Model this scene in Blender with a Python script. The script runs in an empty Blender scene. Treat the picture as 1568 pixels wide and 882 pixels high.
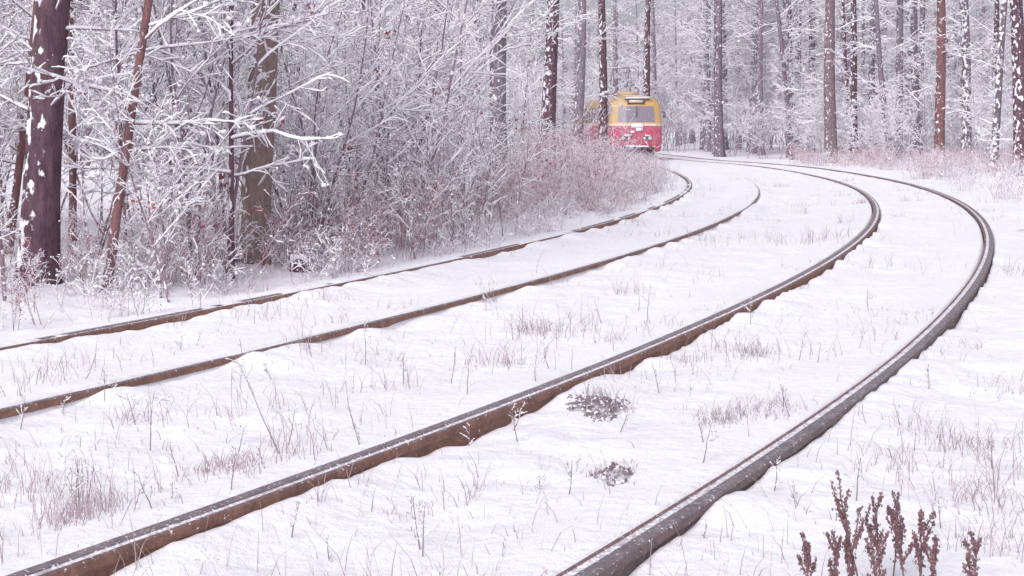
import bpy, bmesh, math, random, time
import numpy as np
from mathutils import Vector, Matrix
T0=time.time()
random.seed(11); rng=np.random.default_rng(11)
scene=bpy.context.scene
F=2200.0; HZ=192.0; CX=784.0; H=1.4      # lens in px of a 1568 px wide frame, eye height

# ------------------------------------------------------------------ helpers
def link(o): scene.collection.objects.link(o); return o
def empty(name,loc=(0,0,0)):
    o=bpy.data.objects.new(name,None); o.location=loc; o.empty_display_size=.2; return link(o)
_q={}
def tubeq(m,n):
    if (m,n) not in _q:
        q=[]
        for i in range(m-1):
            for j in range(n):
                a=i*n+j;b=i*n+(j+1)%n
                q.append((a,b,b+n,a+n))
        _q[(m,n)]=np.array(q)
    return _q[(m,n)]
class B:
    def __init__(s): s.V=[];s.Q=[];s.M=[];s.n=0;s.T={}
    def add(s,V,Q,m):
        s.V.append(np.asarray(V,float)); s.Q.append(np.asarray(Q,int)+s.n)
        if np.isscalar(m): m=np.full(len(Q),m,int)
        s.M.append(np.asarray(m,int)); s.n+=len(V)
    def flush(s):
        for (m,n,mat),L in s.T.items():
            P=np.array([a for a,_ in L],float);R=np.array([r for _,r in L],float);k=len(L)
            T=np.empty_like(P);T[:,1:-1]=P[:,2:]-P[:,:-2];T[:,0]=P[:,1]-P[:,0];T[:,-1]=P[:,-1]-P[:,-2]
            T/=np.sqrt((T*T).sum(-1))[...,None]+1e-9
            ref=np.zeros((k,3));ref[np.arange(k),np.argmin(np.abs(T.mean(1)),1)]=1
            U=np.cross(T,ref[:,None,:]);U/=np.sqrt((U*U).sum(-1))[...,None]+1e-9
            W=np.cross(T,U);a=np.arange(n)*2*math.pi/n
            V=P[:,:,None,:]+R[:,:,None,None]*(np.cos(a)[:,None]*U[:,:,None,:]+np.sin(a)[:,None]*W[:,:,None,:])
            q=tubeq(m,n);Q=(q[None]+(np.arange(k)*m*n)[:,None,None]).reshape(-1,4)
            s.add(V.reshape(-1,3),Q,mat)
        s.T={}
    def mesh(s,name,mats,smooth=True):
        s.flush()
        V=np.concatenate(s.V);Q=np.concatenate(s.Q);M=np.concatenate(s.M)
        me=bpy.data.meshes.new(name); k=Q.shape[1]
        me.vertices.add(len(V)); me.vertices.foreach_set('co',V.astype(np.float32).ravel())
        me.loops.add(Q.size); me.loops.foreach_set('vertex_index',Q.astype(np.int32).ravel())
        me.polygons.add(len(Q)); me.polygons.foreach_set('loop_start',np.arange(0,Q.size,k,dtype=np.int32))
        for m in mats: me.materials.append(m)
        me.polygons.foreach_set('material_index',M.astype(np.int32))
        me.polygons.foreach_set('use_smooth',np.full(len(Q),smooth))
        me.update(calc_edges=True); return me
def tube(b,P,R,n,mat):
    m=len(P)
    if np.isscalar(R): R=[R]*m
    b.T.setdefault((m,n,mat),[]).append((P,R))
CV=np.array([(x,y,z) for x in(-1,1) for y in(-1,1) for z in(-1,1)],float)/math.sqrt(3)
CQ=np.array([(0,1,3,2),(4,6,7,5),(0,4,5,1),(2,3,7,6),(0,2,6,4),(1,5,7,3)])
def blob(b,p,s,mat):
    b.add(CV*np.asarray(s)*(1+rng.normal(0,.15,(8,1)))+np.asarray(p),CQ,mat)
def box(b,c,s,mat):
    b.add(CV*math.sqrt(3)*np.asarray(s)/2+np.asarray(c),CQ,mat)
def unit(v):
    l=math.sqrt(v[0]*v[0]+v[1]*v[1]+v[2]*v[2])+1e-9
    return (v[0]/l,v[1]/l,v[2]/l)
tab=rng.random((256,256))
def vn(x,y):
    x=np.asarray(x,float);y=np.asarray(y,float)
    xi=np.floor(x).astype(int);yi=np.floor(y).astype(int);fx=x-xi;fy=y-yi
    fx=fx*fx*(3-2*fx);fy=fy*fy*(3-2*fy)
    g=lambda i,j:tab[i&255,j&255]
    return (g(xi,yi)*(1-fx)+g(xi+1,yi)*fx)*(1-fy)+(g(xi,yi+1)*(1-fx)+g(xi+1,yi+1)*fx)*fy
def fb(x,y,o=3):
    s=0;a=.5
    for i in range(o): s=s+a*(vn(x*2**i+17*i,y*2**i+31*i)-.5)*2;a*=.5
    return s
def ss(a,b,x):
    t=np.clip((x-a)/(b-a),0,1);return t*t*(3-2*t)

# ------------------------------------------------------------------ materials
def nmat(name):
    m=bpy.data.materials.new(name);m.use_nodes=True;nt=m.node_tree
    p=nt.nodes['Principled BSDF'];return m,nt,p
def N(nt,t,**k):
    n=nt.nodes.new(t)
    for a,v in k.items():
        if a in n.inputs: n.inputs[a].default_value=v
        else: setattr(n,a,v)
    return n
def mixc(nt,f,a,b):
    n=nt.nodes.new('ShaderNodeMix');n.data_type='RGBA'
    for i,v in ((0,f),(6,a),(7,b)):
        if hasattr(v,'is_linked'): nt.links.new(v,n.inputs[i])
        else: n.inputs[i].default_value=v if i==0 else (*v,1)
    return n.outputs[2]
def ramp(nt,v,a,b):
    r=nt.nodes.new('ShaderNodeMapRange');r.inputs[1].default_value=a;r.inputs[2].default_value=b
    nt.links.new(v,r.inputs[0]);return r.outputs[0]
def noise(nt,scale,det=3,vec=None,sc=(1,1,1)):
    tc=nt.nodes.new('ShaderNodeTexCoord');mp=nt.nodes.new('ShaderNodeMapping');mp.inputs['Scale'].default_value=sc
    nt.links.new(tc.outputs['Object'],mp.inputs[0])
    n=N(nt,'ShaderNodeTexNoise',Scale=scale,Detail=det);nt.links.new(mp.outputs[0],n.inputs[0]);return n.outputs['Fac']
def math_(nt,op,a,b=0.0):
    n=nt.nodes.new('ShaderNodeMath');n.operation=op
    for i,v in enumerate((a,b)):
        if hasattr(v,'is_linked'): nt.links.new(v,n.inputs[i])
        else: n.inputs[i].default_value=v
    return n.outputs[0]
def bump(nt,p,h,strength,dist):
    b=N(nt,'ShaderNodeBump',Strength=strength,Distance=dist);nt.links.new(h,b.inputs['Height']);nt.links.new(b.outputs[0],p.inputs['Normal'])
SNOW=(.925,.92,.955)
def simple(name,c,rough=.6,metal=0,var=0.0,scale=20):
    m,nt,p=nmat(name)
    p.inputs['Roughness'].default_value=rough;p.inputs['Metallic'].default_value=metal
    f=noise(nt,scale,3)
    out=mixc(nt,ramp(nt,f,.3,.7),tuple(x*(1-var) for x in c),tuple(min(1,x*(1+var)) for x in c))
    nt.links.new(out,p.inputs['Base Color']);return m
m_snow,nt,p=nmat('snow_ground');p.inputs['Roughness'].default_value=.75;p.inputs['Specular IOR Level'].default_value=.15
f1=noise(nt,1.2,4);f2=noise(nt,16,4);f3=noise(nt,160,2)
c=mixc(nt,ramp(nt,f1,.35,.7),SNOW,(.89,.88,.93))
deb=math_(nt,'MULTIPLY',ramp(nt,noise(nt,70,6),.62,.69),ramp(nt,noise(nt,2.3,4),.48,.66))
c=mixc(nt,math_(nt,'MULTIPLY',deb,.6),c,(.36,.28,.31))
nt.links.new(c,p.inputs['Base Color'])
bump(nt,p,math_(nt,'ADD',f2,math_(nt,'MULTIPLY',f3,.3)),.5,.035)
m_snowb,nt,p=nmat('snow_on_branch');p.inputs['Roughness'].default_value=.8;p.inputs['Specular IOR Level'].default_value=.1
nt.links.new(mixc(nt,noise(nt,9,2),(.9,.885,.945),(.935,.92,.955)),p.inputs['Base Color'])

def barkmat(name,c1,c2,snow=.5,vs=.25):
    m,nt,p=nmat(name);p.inputs['Roughness'].default_value=.9;p.inputs['Specular IOR Level'].default_value=.15
    f=noise(nt,18,5,sc=(1,1,vs));g=noise(nt,60,3,sc=(1,1,.4))
    c=mixc(nt,ramp(nt,f,.35,.65),c1,c2)
    c=mixc(nt,math_(nt,'MULTIPLY',ramp(nt,g,.5,.7),.5),c,tuple(x*.5 for x in c1))
    geo=nt.nodes.new('ShaderNodeNewGeometry')
    d=nt.nodes.new('ShaderNodeVectorMath');d.operation='DOT_PRODUCT';d.inputs[1].default_value=(-.55,-.35,.76)
    nt.links.new(geo.outputs['Normal'],d.inputs[0])
    s=math_(nt,'ADD',math_(nt,'MULTIPLY',d.outputs['Value'],.22),noise(nt,7,6,sc=(1.6,1.6,1)))
    s=ramp(nt,s,.80-.22*snow,.84-.22*snow)
    c=mixc(nt,s,c,SNOW)
    nt.links.new(c,p.inputs['Base Color']);bump(nt,p,math_(nt,'ADD',f,s),.7,.03);return m
def twigmat(name,c1,c2,snow=.4):
    m,nt,p=nmat(name);p.inputs['Roughness'].default_value=.85;p.inputs['Specular IOR Level'].default_value=.1
    c=mixc(nt,ramp(nt,noise(nt,6,2),.35,.65),c1,c2)
    geo=nt.nodes.new('ShaderNodeNewGeometry');sp=nt.nodes.new('ShaderNodeSeparateXYZ');nt.links.new(geo.outputs['Normal'],sp.inputs[0])
    s=math_(nt,'ADD',math_(nt,'MULTIPLY',sp.outputs[2],.25),noise(nt,14,3))
    c=mixc(nt,ramp(nt,s,.75-.3*snow,.8-.3*snow),c,SNOW)
    nt.links.new(c,p.inputs['Base Color']);return m
bk_dark=barkmat('bark_dark',(.10,.058,.074),(.17,.105,.125),.6)
bk_red=barkmat('bark_red_pine',(.17,.09,.09),(.25,.14,.135),.3)
bk_rg=barkmat('bark_pine',(.165,.12,.135),(.25,.19,.205),.4)
bk_tan=barkmat('bark_tan',(.23,.165,.15),(.32,.24,.22),.35)
bk_grey=barkmat('bark_grey',(.2,.16,.185),(.3,.25,.29),.45)
bk_mid=barkmat('bark_mid',(.17,.13,.16),(.25,.2,.24),.4)
bk_snow=barkmat('bark_snowed',(.15,.12,.14),(.22,.18,.2),.75)
bk_far=barkmat('bark_far_hazed',(.24,.195,.24),(.33,.27,.33),.45)  # bark lightened to paint in distance haze, snow patches on top
tw=twigmat('twig_bark',(.20,.135,.165),(.31,.225,.255),.5)
tw_far=twigmat('twig_far_hazed',(.29,.22,.275),(.40,.325,.385),.5)  # paler lilac twigs for distant trees, air haze put into the colour
tw_red=twigmat('twig_red',(.32,.13,.145),(.45,.235,.245),.2)
m_leaf=simple('withered_leaf',(.30,.07,.085),.8,0,.4,30)
m_grass=simple('dry_grass_mat',(.34,.265,.28),.9,0,.35,9)
m_weed=simple('dry_weed_mat',(.24,.17,.19),.9,0,.3,12)
m_dock=simple('dock_seed',(.22,.125,.135),.9,0,.4,60)
m_stone=simple('stone',(.22,.175,.19),.9,0,.4,30)

# ------------------------------------------------------------------ track geometry
RAD=dict(A=79.75,B=81.25,C=83.45,D=84.98)
c1k=np.array([(40,5.49),(50,5.85),(60,5.9),(66,5.82),(75,5.5),(90,4.4),(115,.2),(150,-11),(400,-110)],float)
c2k=np.array([(40,9.22),(50,9.36),(60,9.08),(66,8.8),(75,8.25),(90,7.0),(115,3.2),(150,-8),(400,-107)],float)
def herm(k,y):
    X=k[:,0];Y=k[:,1];m=np.gradient(Y,X);m[0]=.05
    i=np.clip(np.searchsorted(X,y)-1,0,len(X)-2);h=X[i+1]-X[i];t=(y-X[i])/h
    return (2*t**3-3*t**2+1)*Y[i]+(t**3-2*t**2+t)*h*m[i]+(-2*t**3+3*t**2)*Y[i+1]+(t**3-t**2)*h*m[i+1]
def circ(R,y): return np.sqrt(R*R-(y-44.1)**2)-74.9
def xr(k,y):
    y=np.atleast_1d(np.asarray(y,float))
    near=circ(RAD[k],np.minimum(y,40))-{'A':.0,'B':.0,'C':.055,'D':.085}[k]*np.clip((9-y)/4.5,0,2.2)**1.5
    kk=c1k if k in'AB' else c2k; off=circ(RAD[k],np.array(40.))-kk[0,1]
    return np.where(y<=40,near,herm(kk,np.clip(y,40.,400.))+off)
def secr(k,y):
    s=(xr(k,y+.1)-xr(k,y-.1))/.2;return np.sqrt(1+s*s)
def dip(y): return -.22*ss(45,72,y)
def gz(x,y):
    x=np.asarray(x,float);y=np.asarray(y,float);sh=x.shape;x=x.ravel();y=y.ravel()
    z=-.068+.035*fb(x*.7,y*.7,3)+.024*fb(x*3.2,y*3.2,3)+.008*fb(x*13,y*13,2)
    xa=xr('A',y);xd=xr('D',y)
    left=ss(.6,3.,xa-x);right=ss(1.2,5,x-xd)
    z=z+left*(.05+.09*fb(x*.55+5,y*.55,3))+right*.09*fb(x*.4+9,y*.4,3)
    z=z+.25*ss(20,60,xa-x)
    for k in 'ABCD':
        d=(x-xr(k,y))/secr(k,y)
        n1=fb(y*2.6+ord(k)*7,np.full_like(y,ord(k)*1.7),4); n2=fb(y*.45+ord(k)*3,np.full_like(y,ord(k)*2.3),2)
        lv={'A':-.010,'B':-.002,'C':-.016,'D':-.022}[k]+.012*n1+.008*n2
        w=ss(-.75,-.14,d)*(1-ss(-.08,-.055,d)); z=z*(1-w)+np.maximum(z,lv)*w
        lo={'A':-.032,'B':-.040,'C':-.047,'D':-.045}[k]+.07*n1+.045*n2
        if k=='B': lo=lo+.05*ss(.12,.35,n2)
        w=ss(.045,.06,d)*(1-ss(.09,.42,d)); z=z*(1-w)+np.minimum(lo,.004 if k in'AB' else -.01)*w
        w=ss(-.066,-.056,d)*(1-ss(.048,.056,d))
        if k=='A': top=-.03+.045*ss(-.15,.25,n1*.5+n2)-.03*ss(.01,.05,d)
        elif k=='B': top=.012+.014*n1-.05*ss(.026,.044,d)*(1-ss(.08,.25,n2))
        else: top=np.full_like(y,-.16)
        z=z*(1-w)+top*w
    return (z+dip(y)).reshape(sh)
def gz1(x,y): return float(gz(np.array([x]),np.array([y]))[0])
YT=np.arange(-10,420,.25);XT={k:xr(k,YT) for k in'ABCD'}
def xr1(k,y): return float(np.interp(y,YT,XT[k]))
def grow_(a,b,s0,g):
    out=[a];s=s0
    while out[-1]<b: out.append(out[-1]+s);s*=g
    return out
rows=np.concatenate([np.arange(-8,3.4,.3),np.arange(3.4,14,.036),np.arange(14,30,.085),np.arange(30,80,.25),grow_(80,600,.6,1.12)])
left=np.concatenate([-np.array(grow_(14,500,.5,1.25))[::-1],np.arange(-13.8,-5,.14),np.arange(-5,-1,.06),np.arange(-1,0,.024)])
right=np.concatenate([np.arange(0,1,.024),np.arange(1,4,.055),np.arange(4,10,.15),grow_(10,500,.4,1.25)])
XA,XB,XC,XD=[xr(k,rows) for k in'ABCD']
cols=[XA[:,None]+left[None,:]]
for p0,p1,n in ((XA,XB,62),(XB,XC,80),(XC,XD,64)):
    t=np.linspace(0,1,n,endpoint=False); cols.append(p0[:,None]+(p1-p0)[:,None]*t[None,:])
cols.append(XD[:,None]+right[None,:])
X=np.concatenate(cols,1);Y=np.broadcast_to(rows[:,None],X.shape).copy();Z=gz(X,Y)
nr,nc=X.shape;idx=np.arange(nr*nc).reshape(nr,nc)
Q=np.stack([idx[:-1,:-1],idx[:-1,1:],idx[1:,1:],idx[1:,:-1]],-1).reshape(-1,4)
b=B();b.add(np.stack([X,Y,Z],-1).reshape(-1,3),Q,0)
link(bpy.data.objects.new('snowy_ground',b.mesh('snowy_ground',[m_snow])))
print('ground',nr*nc,time.time()-T0)

def railmat(name,c1,c2,snow=.2,metal=0.2,rough=.6):
    m,nt,p=nmat(name);p.inputs['Roughness'].default_value=rough;p.inputs['Metallic'].default_value=metal
    f=noise(nt,9,5);g=noise(nt,45,4)
    c=mixc(nt,ramp(nt,f,.35,.65),c1,c2);c=mixc(nt,math_(nt,'MULTIPLY',ramp(nt,g,.45,.7),.5),c,tuple(x*.45 for x in c1))
    c=mixc(nt,ramp(nt,noise(nt,60,6),.74-.25*snow,.80-.25*snow),c,SNOW)
    nt.links.new(c,p.inputs['Base Color']);bump(nt,p,g,.5,.005);return m
r_top=railmat('rail_head',(.18,.145,.16),(.27,.225,.24),.55,.1,.55)
r_side=railmat('rail_rust',(.21,.11,.085),(.31,.165,.12),.3,0,.8)
r_sideD=railmat('rail_rust_dark',(.18,.13,.13),(.25,.185,.18),.35,0,.8)
r_lip=railmat('rail_lip',(.17,.105,.10),(.26,.16,.15),.5,.0,.7)
r_gsnow=railmat('groove_snow',(.5,.45,.5),(.8,.78,.84),1.0,0,.8)
rrow=np.concatenate([np.arange(-6,30,.12),np.arange(30,150,.5)])
def rail(k,parent,mirror):
    prof=[(-.050,-.17,1),(-.046,-.05,1),(-.056,-.035,1),(-.056,-.006,0),(-.050,0,0),(-.003,0,0),(0,-.005,3),(.001,-.007,3),(.030,-.008,3),(.031,-.004,2),(.034,-.001,2),(.046,-.001,2),(.052,-.007,1),(.052,-.04,1),(.044,-.052,1),(.046,-.17,1)]
    if mirror:
        us=[-a for a,_,_ in prof][::-1];zs=[z for _,z,_ in prof][::-1];ms=[m for _,_,m in prof][::-1][1:]+[1]
    else: us=[a for a,_,_ in prof];zs=[z for _,z,_ in prof];ms=[m for _,_,m in prof]
    us=np.array(us);zs=np.array(zs);x=xr(k,rrow);s=secr(k,rrow);sl=(xr(k,rrow+.1)-xr(k,rrow-.1))/.2
    Xv=x[:,None]+us[None,:]/s[:,None];Yv=rrow[:,None]-us[None,:]*sl[:,None]/s[:,None];Zv=zs[None,:]+dip(rrow)[:,None]
    n=len(us);m=len(rrow);I=np.arange(m*n).reshape(m,n)
    Q=np.stack([I[:-1,:-1],I[:-1,1:],I[1:,1:],I[1:,:-1]],-1).reshape(-1,4)
    b=B();b.add(np.stack([Xv,Yv,Zv],-1).reshape(-1,3),Q,np.tile(np.array(ms[:-1]),m-1))
    me=b.mesh('rail',[r_top,r_sideD if k=='D' else r_side,r_lip,r_gsnow],False)
    o=link(bpy.data.objects.new('rail_'+k.lower(),me));o.parent=parent
t1=empty('tram_track');t2=empty('tram_track')
rail('A',t1,False);rail('B',t1,True);rail('C',t2,False);rail('D',t2,True)

# ------------------------------------------------------------------ plants
U_=random.uniform;G_=random.gauss
def rdir(d,lo,hi):
    a=(G_(0,1),G_(0,1),G_(0,1))
    c=unit((d[1]*a[2]-d[2]*a[1],d[2]*a[0]-d[0]*a[2],d[0]*a[1]-d[1]*a[0]));t=U_(lo,hi);ct=math.cos(t);st=math.sin(t)
    return [d[0]*ct+c[0]*st,d[1]*ct+c[1]*st,d[2]*ct+c[2]*st]
NS=[9,6,4,3]
def grow(b,p,d,L,r,lev,mx,kids,snow,up=0.02,wob=.09,t0=.15,flat=0.0,tipblob=.25,ratio=.5,rmin=.0028):
    n=NS[lev];p=tuple(p);P=[p];D=[d];st=L/n;uu=up*(1 if lev<2 else -.5)
    for i in range(n):
        d=unit((d[0]+G_(0,wob),d[1]+G_(0,wob),d[2]+G_(0,wob)+uu))
        p=(p[0]+d[0]*st,p[1]+d[1]*st,p[2]+d[2]*st);P.append(p);D.append(d)
    R=[max(r*(1-.65*i/n),rmin) for i in range(n+1)]
    tube(b,P,R,5 if lev==0 else 3,1)
    if snow>0:
        S=[];SR=[];mxh=0
        for i in range(n+1):
            h=math.sqrt(max(0,1-D[i][2]**2));h=min(1,max(0,(h-.25)/.5));mxh=max(mxh,h)
            s=(R[i]*.5+.0065*snow)*h*U_(.35,1.45)*(.5 if i==n else 1)+.0005
            SR.append(s);S.append((P[i][0],P[i][1],P[i][2]+R[i]*.6+s*.55))
        if mxh>.15: tube(b,S,SR,4 if lev<2 else 3,2)
    if lev<mx:
        k=int(kids[lev]*U_(.75,1.25)+.5)
        for i in range(k):
            t=t0+(1-t0)*(i+random.random())/k;f=t*n;j=min(int(f),n-1);f-=j
            q=tuple(P[j][a]+(P[j+1][a]-P[j][a])*f for a in range(3))
            dd=rdir(D[j],.5,1.0)
            if lev==0 and dd[2]<-.1: dd[2]*=-.4
            grow(b,q,unit(dd),L*ratio*U_(.5,1.15)*(1.1-.6*t),R[j]*.55,lev+1,mx,kids,snow,up,wob*1.25,.12,0,tipblob,.52,rmin)
    elif snow>0 and random.random()<tipblob:
        s=U_(.008,.022)*snow**.5;blob(b,P[-1],(s*1.3,s*1.3,s),2)
V3=lambda *a:np.array(a,float)
def nu(v): return v/np.linalg.norm(v)
def leaf(b,p,s):
    a=nu(rng.normal(0,1,3)+V3(0,0,-.8));u=nu(np.cross(a,rng.normal(0,1,3)));w=np.cross(a,u)
    b.add(np.array([p,p+a*s+u*s*.7+w*s*.2,p+a*s*2.2,p+a*s-u*s*.7+w*s*.2]),[(0,1,2,3)],3)
def sapling(seed,nst,hmin,hmax,kids,mats,snow=1.0,lean=.2,spread=.2,leaves=0,mx=3,tb=.2,rs=1.0,rmin=.0028,t0=.22):
    random.seed(seed);b=B()
    for i in range(nst):
        L=U_(hmin,hmax)
        grow(b,(G_(0,spread),G_(0,spread),-.12),unit((G_(0,lean),G_(0,lean),1)),L,(.005+.0036*L)*rs,0,mx,kids,snow,.02,.07,t0,.0,tb,rmin=rmin,ratio=.42)
    if leaves:
        b.flush();allv=np.concatenate(b.V)
        for i in range(leaves//8):
            c=allv[random.randrange(len(allv))]
            if c[2]<.1: c=c+V3(0,0,.3)
            for j in range(8): leaf(b,c+rng.normal(0,.05,3),U_(.018,.035))
    return b.mesh('sapling',mats)
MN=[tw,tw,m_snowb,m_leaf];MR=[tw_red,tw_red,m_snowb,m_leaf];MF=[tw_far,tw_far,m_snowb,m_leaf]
saps=[sapling(100+i,2+i%3,2.6,5.2,(12,6,3),MN,1.4,leaves=32*(i%2)) for i in range(7)]
saps_leaf=[sapling(150+i,3,1.2,2.6,(8,4,2),MN,.9,leaves=200) for i in range(3)]
brush=[sapling(200+i,26,.7,1.9,(7,3,1),MR,.45,.3,.45,leaves=60,mx=2,tb=.45,rs=.6) for i in range(4)]
weeds=[sapling(300+i,12,.25,.8,(5,2,1),MN,.5,.35,.25,mx=2,tb=.3,rs=.4,rmin=.002) for i in range(4)]
# thin upright whips at the edge of the wood
whips=[sapling(350+i,9,.9,2.4,(6,3,1),MN,.8,.22,.4,mx=2,tb=.4,rs=.6,t0=.3) for i in range(4)]
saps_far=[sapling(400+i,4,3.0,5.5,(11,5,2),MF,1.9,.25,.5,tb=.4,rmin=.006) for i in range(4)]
print('saplings',time.time()-T0)
def tree(seed,height,r,lean,mats,limbs_lo=12,limbs_hi=22,zlo=.8,snow=1.3,L0=1.5,kids=(7,4,2),rmin=.003,sides=12,elo=-.1,zhi=6.):
    random.seed(seed);b=B();n=30
    t=np.linspace(0,1,n);P=np.zeros((n,3));P[:,2]=-.3+t*(height+.3)
    P[:,0]=lean[0]*P[:,2]+.05*np.sin(t*9+seed);P[:,1]=lean[1]*P[:,2]+.05*np.cos(t*7+seed)
    R=r*(1-.72*t)+r*.5*np.exp(-np.maximum(P[:,2],0)/.14)*(P[:,2]<1.2);tube(b,P,R*(1+rng.normal(0,.015,n)),sides,0)
    def at(z): return np.array([np.interp(z,P[:,2],P[:,0]),np.interp(z,P[:,2],P[:,1]),z]),float(np.interp(z,P[:,2],R))
    for i in range(limbs_lo):
        z=U_(zlo,zhi);q,rr=at(z);a=U_(0,6.283);e=U_(elo,.7)
        grow(b,q+V3(math.cos(a),math.sin(a),0)*rr*.7,unit((math.cos(a),math.sin(a),e)),L0*U_(.35,1.1),.011,1,3,(0,)+kids[:1]+kids[1:2],snow,.0,.1,rmin=rmin)
    for i in range(limbs_hi):
        z=U_(5.5,height*.97);q,rr=at(z);a=U_(0,6.283);e=U_(.1,.9)
        grow(b,q,unit((math.cos(a),math.sin(a),e)),L0*1.7*U_(.5,1.1)*(1.25-.7*z/height),.03,1,3,(0,)+kids[:1]+kids[1:2],snow,.02,.1,rmin=rmin)
    return b.mesh('tree',mats)
PUT=[]
def put(me,name,x,y,s=1,rot=0,parent=None):
    o=bpy.data.objects.new(name,me);o.location=(x,y,0);o.scale=(s,s,s)
    o.rotation_euler=(0,0,rot);link(o)
    if parent: o.parent=parent
    PUT.append(o);return o
def px2x(px,d): return (px-CX)/F*d
PT=[('pine_tree',66,12.7,60,22,bk_dark,14),('bare_tree',172,12.4,15,52,bk_red,14),('bare_tree',388,14.8,50,12,bk_tan,9),
('bare_tree',6,15.5,13,45,bk_red,14),('bare_tree',105,17.5,12,5,bk_red,12),('bare_tree',352,13.6,8,10,bk_dark,10),
('bare_tree',766,28.5,29,0,bk_grey,9),('pine_tree',840,46,25,5,bk_dark,10),('pine_tree',884,52,17,6,bk_grey,8),
('pine_tree',922,57,15,0,bk_dark,8),('pine_tree',988,92,13,5,bk_dark,10),('pine_tree',1102,78,14,-4,bk_mid,12),
('pine_tree',1273,62,21,-2,bk_rg,9),('pine_tree',1310,66,13,-4,bk_dark,10),('pine_tree',1440,54,18,0,bk_red,9),
('bare_tree',1480,56,17,-3,bk_snow,14),('pine_tree',1562,41,25,-6,bk_dark,14),('bare_tree',1518,46,13,22,bk_snow,16),
('bare_tree',1362,60,10,-20,bk_mid,16),('bare_tree',1408,72,12,4,bk_mid,14),('bare_tree',1215,70,8,-26,bk_mid,16),
('bare_tree',660,38,12,6,bk_dark,10),('bare_tree',540,24,10,14,bk_grey,12),('bare_tree',460,30,12,-8,bk_dark,10),('bare_tree',280,24,12,14,bk_dark,12),('bare_tree',215,34,15,0,bk_grey,10),
('bare_tree',730,52,10,2,bk_mid,8),('bare_tree',590,48,11,-3,bk_mid,8),('bare_tree',130,45,14,3,bk_mid,8)]
for i,(nm,px,d,w,sh,mt,ll) in enumerate(PT):
    ztop=H+HZ/F*d; r=w/2*d/F*.98
    lean=(sh/F*d/ztop*1.0,U_(-.01,.01))
    near=d<20
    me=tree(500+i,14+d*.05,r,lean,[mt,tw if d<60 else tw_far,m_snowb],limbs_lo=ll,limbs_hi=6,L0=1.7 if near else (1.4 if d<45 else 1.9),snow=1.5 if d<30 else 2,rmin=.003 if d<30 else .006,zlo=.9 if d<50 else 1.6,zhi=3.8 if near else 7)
    put(me,nm,px2x(px,d),d)
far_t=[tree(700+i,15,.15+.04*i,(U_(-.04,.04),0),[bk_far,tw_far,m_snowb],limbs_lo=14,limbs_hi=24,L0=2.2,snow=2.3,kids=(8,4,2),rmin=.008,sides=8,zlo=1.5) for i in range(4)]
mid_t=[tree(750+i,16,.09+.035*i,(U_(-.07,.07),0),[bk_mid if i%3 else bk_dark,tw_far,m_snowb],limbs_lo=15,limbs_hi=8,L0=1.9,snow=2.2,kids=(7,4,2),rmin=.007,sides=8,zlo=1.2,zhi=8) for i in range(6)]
print('trees',time.time()-T0)
random.seed(5)
def free(x,y,m=34):
    px=CX+x/y*F
    for (_,tp,d,w,sh,_,_) in PT:
        if d>y-.3 and abs(px-tp-sh*.4)<m*(.55 if d>40 else 1)*(2.2 if w>45 else 1)+w*.5 and w>12: return False
    return True
th=empty('snowy_thicket');cnt=0;tries=0
while cnt<108 and tries<5000:
    tries+=1
    y=13.2+(random.random()**1.1)*50
    xa=xr1('A',y);lo=-.40*y-1.5
    x=xa-1.7-random.random()**1.15*(xa-1.7-lo)
    if x<lo or x/y>.052 or (x/y>.035 and y<40): continue
    if not free(x,y): continue
    put(random.choice(saps),'sapling_%d'%cnt,x,y,U_(.7,1.15),U_(0,6.28),th);cnt+=1
for px,d,s in ((250,12.2,.55),(-40,11.5,.8),(470,16,.7),(560,18,.8),(620,21,.9),(-90,12.5,1),(140,14.5,.9),(510,17,.85),(240,14,.8)):
    put(random.choice(saps),'sapling_n%d'%px,px2x(px,d),d,s,U_(0,6.28),th)
for i in range(70):
    y=U_(11.5,32);x=xr1('A',y)-U_(1.0,3.6)
    if not free(x,y,14): continue
    put(random.choice(whips),'whip_%d'%i,x,y,U_(.5,1.0)*(.65 if y<14 else 1),U_(0,6.28),th)
br=empty('red_brush')
for i in range(125):
    y=U_(24,60);x=xr1('A',y)-U_(.7,3.0);a=x/y
    s=U_(.75,1.1)
    if a>.055: s=U_(.28,.45) if y<58 else .4
    elif a>.04: s=U_(.5,.8)
    put(random.choice(brush),'brush_%d'%i,x,y,s,U_(0,6.28),br)
for i in range(60):
    y=U_(13,28);x=xr1('A',y)-U_(.9,4.0)
    put(random.choice(brush),'brush_b%d'%i,x,y,U_(.3,.65),U_(0,6.28),br)
for i in range(50):
    y=U_(38,60);x=xr1('D',y)+U_(1.2,8)
    put(random.choice(brush),'brush_r%d'%i,x,y,U_(.3,.6),U_(0,6.28),br)
we=empty('roadside_weeds')
for i in range(190):
    y=8.6+random.random()**1.3*36;x=xr1('A',y)-U_(.4,2.6)
    put(random.choice(weeds),'weed_%d'%i,x,y,U_(.35,.95),U_(0,6.28),we)
for i in range(90):
    y=U_(28,60);x=xr1('D',y)+U_(1.0,6)
    put(random.choice(weeds),'weed_r%d'%i,x,y,U_(.5,1.2),U_(0,6.28),we)
for px,d,s in ((40,11.2,.28),(60,10.6,.22),(130,12.2,.25),(20,10.3,.2),(312,15.5,.7),(730,21,.5),(270,13.5,.3),(705,26,.8),(480,15,.35),(760,30,.9)):
    put(random.choice(saps_leaf),'leafy_shrub',px2x(px,d),d,s,U_(0,6.28))
tr=empty('snowy_thicket');cnt=0;tries=0
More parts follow.
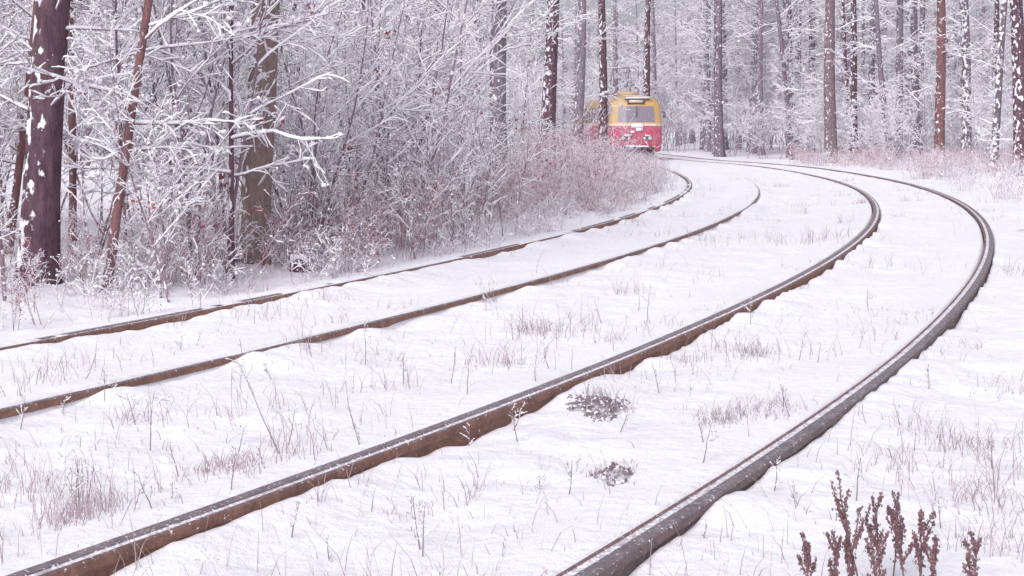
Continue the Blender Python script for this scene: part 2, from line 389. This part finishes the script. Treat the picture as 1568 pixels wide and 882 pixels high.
while cnt<85 and tries<3000:
    tries+=1
    y=U_(42,80);xd=xr1('D',y)
    x=xd+3+random.random()*(.45*y-xd)
    if x>.45*y or not free(x,y,20): continue
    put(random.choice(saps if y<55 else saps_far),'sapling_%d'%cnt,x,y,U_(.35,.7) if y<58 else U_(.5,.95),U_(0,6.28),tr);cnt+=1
df=empty('distant_forest');cnt=0
def onway(x,y): return y<150 and xr1('A',y)-2.2<x<xr1('D',y)+2
while cnt<72:
    y=U_(48,100);x=U_(-.40,.42)*y
    if onway(x,y) or (x>0 and y<64) or (.055<x/y<.12): continue
    put(random.choice(mid_t),'trunk_%d'%cnt,x,y,U_(.7,1.3),U_(0,6.28),df);cnt+=1
cnt=0
while cnt<215:
    y=82+random.random()**1.2*90;x=U_(-.42,.42)*y
    if onway(x,y): continue
    put(random.choice(far_t),'tree_%d'%cnt,x,y,U_(.75,1.25),U_(0,6.28),df);cnt+=1
cnt=0
while cnt<240:
    y=80+random.random()**1.1*90;x=U_(-.42,.42)*y
    if onway(x,y): continue
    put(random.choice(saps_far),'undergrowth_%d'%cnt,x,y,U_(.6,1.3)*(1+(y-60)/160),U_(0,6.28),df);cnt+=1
print('placed',time.time()-T0)

# ------------------------------------------------------------------ grass through the snow
b=B();random.seed(9)
bx=[];by=[];bh=[]
def cluster(x,y,n,rad,h):
    for _ in range(n):
        bx.append(x+G_(0,rad));by.append(y+G_(0,rad*1.2));bh.append(h*U_(.25,1.35))
for i in range(1000):
    y=4.2+random.random()**1.6*34
    x=U_(-.42,.42)*y
    if x<xr1('A',y)-1.5: continue
    if random.random()>.22+1.6*float(vn(x*.8,y*.5+40))**2: continue
    cluster(x,y,int(2+36*random.random()**2.5),U_(.03,.3),.035+.2*random.random()**1.8)
for px,py,n,rd,h in ((350,730,120,.08,.09),(110,810,130,.08,.12),(150,795,50,.08,.1),(1150,545,70,.09,.12),(915,618,80,.06,.08),(1130,650,180,.12,.07),(770,560,60,.12,.17),(1220,375,60,.25,.22),(450,690,15,.1,.15),(1480,690,80,.1,.12),(700,760,35,.1,.12),(1300,370,30,.3,.2),(850,510,60,.15,.2),(600,600,30,.12,.16),(60,760,60,.12,.15),(1420,560,30,.1,.1),(1050,560,50,.08,.07),(1540,600,50,.1,.1),(935,730,70,.06,.05),(1180,640,100,.1,.06),(1100,660,60,.06,.05),(1380,720,60,.1,.09),(1500,780,90,.12,.1),(1540,850,60,.1,.12),(1400,660,40,.15,.1)):
    d=F*H/(py-HZ)*1.06;cluster(px2x(px,d),d,n,rd,h)
bx=np.array(bx);by=np.array(by);bh=np.array(bh)
ok=np.ones(len(bx),bool)
for k in'ABCD': ok&=np.abs(bx-xr(k,by))>.12
bx,by,bh=bx[ok],by[ok],bh[ok];n=len(bx);zg=gz(bx,by)-.01
az=rng.uniform(0,6.283,n);ln=rng.uniform(.05,1.0,n)*bh;w=rng.uniform(.0006,.0016,n)*(1+by/22)
Vs=[]
for t,wf in ((0,1),(.5,.8),(1,.25)):
    cx_=bx+np.cos(az)*ln*t**1.8;cy_=by+np.sin(az)*ln*t**1.8;cz=zg+bh*t*(1-.12*t)
    Vs.append(np.stack([cx_-w*wf,cy_,cz],-1));Vs.append(np.stack([cx_+w*wf,cy_+w*wf*.3,cz],-1))
V=np.stack(Vs,1).reshape(-1,3);o=np.arange(n)*6
Q=np.concatenate([np.stack([o,o+1,o+3,o+2],-1),np.stack([o+2,o+3,o+5,o+4],-1)])
b.add(V,Q,0);link(bpy.data.objects.new('dry_grass',b.mesh('dry_grass',[m_grass],False)))
print('blades',n)
def weed(px,py,hh,ld,nm='bare_weed',kids=(5,3,1),r=.003,snow=.2):
    d=F*H/(py-HZ)*1.05;b=B()
    grow(b,(0,0,-.03),unit((ld,0,1)),hh,r,0,2,kids,snow,.05,.06,.3,0,.0,.42,.0012)
    put(b.mesh('weed',[m_weed,m_weed,m_snowb]),nm,px2x(px,d),d)
random.seed(21)
WD=[(990,497,.33,.05),(432,705,.52,-.35),(547,672,.27,-.4),(440,690,.2,.1),(1150,500,.22,0),(690,590,.25,.1),(160,620,.2,0),(745,480,.2,0),(1010,600,.2,-.1),(870,760,.18,.2),(445,820,.16,.1),(1200,640,.14,0),(1520,720,.14,0),(1420,600,.16,.3),(1160,750,.12,.1),(1480,690,.18,.9),(1080,690,.16,-.3),(230,690,.3,.05),(1330,480,.2,0),(560,560,.3,0),(1400,690,.1,0),(1250,560,.16,.2),(30,660,.2,.2),(660,700,.2,.1),(820,600,.22,0),(1560,700,.2,.6)]
for i in range(54): WD.append((U_(20,1560),U_(470,850),U_(.08,.22),U_(-.4,.5)))
for a in WD:
    d=F*H/(a[1]-HZ)*1.05;x=px2x(a[0],d)
    if min(abs(x-xr1(k,d)) for k in 'ABCD')>.15: weed(*a)
def dock(px,d,h,ld,sz=1):
    b=B();random.seed(int(px))
    def stalk(p,dr,L,dens):
        P=[np.asarray(p,float)];dd=dr
        for i in range(8): dd=unit((dd[0]+G_(0,.07),dd[1]+G_(0,.07),dd[2]+.03));P.append(P[-1]+np.array(dd)*L/8)
        P=np.array(P);tube(b,P,np.linspace(.0034,.0012,9),5,0)
        for i in range(dens):
            t=1-random.random()**1.1*.7;f=t*8;j=min(int(f),7);q=P[j]+(P[j+1]-P[j])*(f-j)
            sp=.0042*(1.25-.7*t)*1.3
            q=q+V3(G_(0,sp),G_(0,sp),G_(0,.003));s=U_(.0014,.0038)*sz
            blob(b,q,(s,s,s*1.7),0)
        return P
    P=stalk((0,0,-.03),unit((ld,0,1)),h,140)
    for i in range(6):
        j=random.randint(3,6);a=U_(0,6.28)
        stalk(P[j],unit((math.cos(a)*.4,math.sin(a)*.4,1)),h*U_(.18,.4),50)
    put(b.mesh('dock',[m_dock]),'dry_dock_plant',px2x(px,d),d,1,0)
for a in ((1318,4.5,.44,-.12),(1345,4.45,.34,-.02),(1388,4.5,.31,-.08),(1408,4.4,.33,.1),(1242,4.4,.25,-.1),(1480,4.4,.23,.05),(1365,4.6,.27,.12),(1300,4.35,.3,.1),(1275,4.4,.26,.1),(1425,4.35,.25,.05),(1335,4.3,.28,.02)):
    dock(*a)
for px,py,rad,nst in ((915,628,.15,650),(940,738,.08,170)):
    d=F*(H+.07)/(py-HZ);x=px2x(px,d);b=B();random.seed(px)
    for i in range(nst):
        a=U_(0,6.28);q=rad*random.random()**.55*(1+.3*math.sin(3*a));s=U_(.003,.012)
        xx=x+math.cos(a)*q;yy=d+math.sin(a)*q*1.9
        blob(b,V3(xx,yy,gz1(xx,yy)+s*.2+.06*max(0,1-q/rad)),(s,s,s*.7),0 if random.random()<.82 else 1)
    link(bpy.data.objects.new('gravel_patch',b.mesh('gravel',[m_stone,m_snowb],False)))
b=B();P=np.array([(0,0,-.1),(0,0,.04),(.01,0,.12),(.012,0,.14)]);tube(b,P,[.13,.11,.10,.09],10,0)
blob(b,V3(.01,0,.15),(.15,.14,.06),2);blob(b,V3(.16,.05,.02),(.1,.07,.05),0)
put(b.mesh('stump',[bk_dark,bk_dark,m_snowb]),'tree_stump',px2x(458,14.3),14.3,.9)
zz=gz(np.array([o.location.x for o in PUT]),np.array([o.location.y for o in PUT]))
for o,z in zip(PUT,zz): o.location.z=float(z)
m_conc=simple('concrete',(.42,.4,.44),.9,0,.1,4)
b=B()
for i in range(7):
    x=20.5+i*2.1;box(b,(x,76,.9),(1.9,.1,1.7),0);box(b,(x+1.05,76,.95),(.14,.18,2.0),0)
    for j in range(5): box(b,(x-.8+j*.4,75.93,.9),(.06,.05,1.4),0)
    blob(b,V3(x,76,1.76),(1.0,.13,.1),1)
link(bpy.data.objects.new('concrete_fence',b.mesh('fence',[m_conc,m_snowb],False)))

# ------------------------------------------------------------------ tram
def paint(name,c,rough=.35,dirt=.35):
    m,nt,p=nmat(name);p.inputs['Roughness'].default_value=rough
    f=noise(nt,2.5,5);c2=mixc(nt,math_(nt,'MULTIPLY',ramp(nt,f,.40,.72),dirt),c,(.5,.45,.48))
    nt.links.new(c2,p.inputs['Base Color']);return m
tm=[paint('tram_yellow',(.58,.36,.12)),paint('tram_red',(.50,.075,.14)),paint('tram_cream',(.70,.60,.5)),None,paint('tram_dark',(.10,.085,.10),.6,.2),paint('tram_roof',(.5,.36,.19),.6),m_snowb]  # red and yellow muted: haze in front of the tram is painted in
mg,nt,p=nmat('tram_glass');p.inputs['Base Color'].default_value=(.24,.21,.25,1);p.inputs['Roughness'].default_value=.12;tm[3]=mg
ml,nt,p=nmat('headlight_lens');p.inputs['Base Color'].default_value=(.6,.57,.55,1);p.inputs['Roughness'].default_value=.2;tm.append(ml)
tram=empty('tram')
YS=[]
for i in range(9): YS+=[.85+.1+i*1.32,.85+.1+i*1.32+1.1]
def outline(w,yf,yr,rc,bulge):
    pts=[];fx=np.array([-1,-.55,-.02,.02,.55,1])*(w-rc)
    for x in fx: pts.append((x,yf-bulge*(1-(x/w)**2)))
    def arc(cx,cy,a0,a1,n):
        return [(cx+rc*math.cos(a0+(a1-a0)*i/n),cy+rc*math.sin(a0+(a1-a0)*i/n)) for i in range(1,n)]
    e=bulge*(1-((w-rc)/w)**2)
    y0,y1=yf+rc,yr-rc-.05
    ys=[y0+(v-.95)/(YS[-1]-.95)*(y1-y0-.1)+.05 for v in YS]
    pts+=arc(w-rc,yf+rc-e*.5,-math.pi/2,0,5)
    pts+=[(w,v) for v in ys]
    pts+=arc(w-rc,yr-rc,0,math.pi/2,4)
    pts+=[(w-rc,yr),(0,yr+.1),(-(w-rc),yr)]
    pts+=arc(-(w-rc),yr-rc,math.pi/2,math.pi,4)
    pts+=[(-w,v) for v in ys[::-1]]
    pts+=arc(-(w-rc),yf+rc-e*.5,math.pi,1.5*math.pi,5)
    return pts
nys=len(YS)
LV=[(.36,1.12,.12,1),(.44,1.2,.03,1),(.8,1.25,0,1),(1.5,1.25,.0,1),(1.58,1.25,.01,2),(1.68,1.25,.03,0),(1.74,1.245,.05,3),(2.5,1.19,.27,0),(2.66,1.16,.34,0),(2.82,1.06,.46,5),(2.93,.9,.62,5),(3.0,.65,.9,6),(3.03,.3,1.3,6)]
bm=bmesh.new();rings=[]
for z,w,ins,_ in LV:
    rc=.36 if w>1 else w*.4
    rings.append([bm.verts.new((x,y,z)) for x,y in outline(w,ins,13.6-ins*.6,rc,.16*min(1,w/1.25))])
npn=len(rings[0]);glass=[]
for i in range(len(LV)-1):
    for j in range(npn):
        f=bm.faces.new((rings[i][j],rings[i][(j+1)%npn],rings[i+1][(j+1)%npn],rings[i+1][j]));m=LV[i][3];f.smooth=(i>7)
        if m==3:
            front=j<5;s0=6+4;s1=npn-4-nys
            side=(s0<=j<s0+nys-1 and (j-s0)%2==0) or (s1<=j<s1+nys-1 and (j-s1)%2==0)
            m=3 if front or side else 0
            if m==3: glass.append((f,front))
        f.material_index=m
bm.faces.new(rings[-1]).material_index=6
bm.faces.new(rings[0][::-1]).material_index=4
fr=[f for f,a in glass if a];r_=bmesh.ops.inset_region(bm,faces=fr,thickness=.05,depth=-.03,use_even_offset=True)
for f in r_['faces']: f.material_index=4
for f,a in glass:
    if not a:
        r_=bmesh.ops.inset_region(bm,faces=[f],thickness=.05,depth=-.02)
        for g in r_['faces']: g.material_index=4
bmesh.ops.recalc_face_normals(bm,faces=bm.faces[:])
me=bpy.data.meshes.new('tram_body');bm.to_mesh(me);bm.free()
for m in tm: me.materials.append(m)
ob=link(bpy.data.objects.new('body',me));ob.parent=tram
b=B()
def disc(x,z,r,mat,y=-.2,dep=.06):
    tube(b,[(x,y+dep,z),(x,y,z),(x,y-.004,z)],[r,r,.001],14,mat)
for sx in(-1,1):
    disc(sx*.62,1.0,.13,4,-.15);disc(sx*.62,1.0,.10,7,-.17);disc(sx*.36,1.0,.10,4,-.19);disc(sx*.36,1.0,.075,7,-.21)
    disc(sx*.85,.62,.06,0,-.1)
    box(b,(sx*.35,-.02,1.85),(.025,.02,.3),4)
    box(b,(sx*1.36,.35,2.1),(.12,.05,.3),4);box(b,(sx*1.28,.38,2.25),(.14,.025,.025),4)
    for yy in (2.6,4.5,9.2,11.1):
        tube(b,[(sx*.85,yy,.35),(sx*.70,yy,.35)],[.35,.35],18,4);tube(b,[(sx*.86,yy,.35),(sx*.87,yy,.35)],[.35,.01],18,4)
    box(b,(sx*.8,3.55,.42),(.12,2.6,.2),4);box(b,(sx*.8,10.1,.42),(.12,2.6,.2),4)
box(b,(0,-.2,.55),(1.7,.12,.12),4);box(b,(0,-.34,.45),(.22,.45,.14),4);box(b,(0,-.1,.30),(1.6,.25,.16),4)
box(b,(0,.20,2.72),(.8,.2,.2),4);box(b,(0,.09,2.72),(.66,.02,.13),2)
box(b,(0,-.04,2.12),(.04,.03,.78),4)
blob(b,V3(0,-.17,1.58),(.5,.08,.17),6);blob(b,V3(.12,-.19,1.40),(.3,.06,.13),6);blob(b,V3(-.2,-.19,1.3),(.16,.05,.09),6);blob(b,V3(0,-.27,.63),(.9,.09,.07),6)
blob(b,V3(-.45,-.2,1.14),(.3,.06,.06),6);blob(b,V3(.5,-.18,1.13),(.22,.06,.05),6);blob(b,V3(0,.3,2.9),(.9,.3,.07),6)
box(b,(0,6,3.12),(1.2,1.8,.12),4);box(b,(0,3.4,3.15),(.9,1.2,.2),5)
for sx in(-1,1):
    for P in ([(sx*.5,5.3,3.15),(sx*.45,6.9,3.7),(sx*.4,6,4.5)],[(sx*.5,6.9,3.15),(sx*.45,5.2,3.7),(sx*.4,6,4.5)]): tube(b,P,.014,5,4)
tube(b,[(-.8,6,4.45),(-.6,6,4.52),(.6,6,4.52),(.8,6,4.45)],.025,5,4)
o=link(bpy.data.objects.new('fittings',b.mesh('fittings',tm)));o.parent=tram
ty=67.;tx=(xr1('A',ty)+xr1('B',ty))/2;ty2=80.;tx2=(xr1('A',ty2)+xr1('B',ty2))/2
tram.location=(tx,ty,float(dip(ty)));tram.rotation_euler=(0,0,math.atan2(-(tx2-tx),ty2-ty))

# ------------------------------------------------------------------ falling snow
n=90000;P=np.stack([rng.uniform(-24,24,n),rng.uniform(4.5,65,n),rng.uniform(.0,7,n)],-1)
s=rng.uniform(.0018,.0055,n);V=P[:,None,:]+CV[None]*s[:,None,None]*np.array([1,1,1.5]);Q=(CQ[None]+(np.arange(n)*8)[:,None,None]).reshape(-1,4)
b=B();b.add(V.reshape(-1,3),Q,0);link(bpy.data.objects.new('falling_snow',b.mesh('flakes',[m_snowb])))

# ------------------------------------------------------------------ light, sky, camera
w=bpy.data.worlds.new('World');scene.world=w;w.use_nodes=True;nt=w.node_tree;bg=nt.nodes['Background']
sky=nt.nodes.new('ShaderNodeTexSky');sky.sky_type='NISHITA';sky.sun_disc=False
az_,el=math.radians(205),math.radians(40)
sky.sun_elevation=el;sky.sun_rotation=az_;sky.air_density=1.0;sky.dust_density=4.0;sky.ozone_density=1.0
hs=nt.nodes.new('ShaderNodeHueSaturation');hs.inputs['Saturation'].default_value=.18
nt.links.new(sky.outputs[0],hs.inputs['Color'])
mx_=nt.nodes.new('ShaderNodeMix');mx_.data_type='RGBA';mx_.blend_type='MULTIPLY';mx_.inputs[0].default_value=1;mx_.inputs[7].default_value=(.985,.96,1.04,1)
nt.links.new(hs.outputs[0],mx_.inputs[6]);nt.links.new(mx_.outputs[2],bg.inputs[0]);bg.inputs[1].default_value=.15
sl=bpy.data.lights.new('sun','SUN');sl.energy=1.5;sl.angle=math.radians(40);sl.color=(1,.97,.98)
so=link(bpy.data.objects.new('sun',sl));dv=Vector((math.sin(az_)*math.cos(el),math.cos(az_)*math.cos(el),math.sin(el)))
so.rotation_euler=dv.to_track_quat('Z','Y').to_euler()
cd=bpy.data.cameras.new('camera');cd.lens=F/1568*36;cd.sensor_width=36;cd.shift_y=-(441-HZ)/1568;cd.clip_end=2000;cd.clip_start=.05
co=link(bpy.data.objects.new('camera',cd));co.location=(0,0,H);co.rotation_euler=(math.pi/2,0,0);scene.camera=co
scene.view_settings.view_transform='Standard';scene.view_settings.look='None';scene.view_settings.exposure=0
print('done',time.time()-T0)
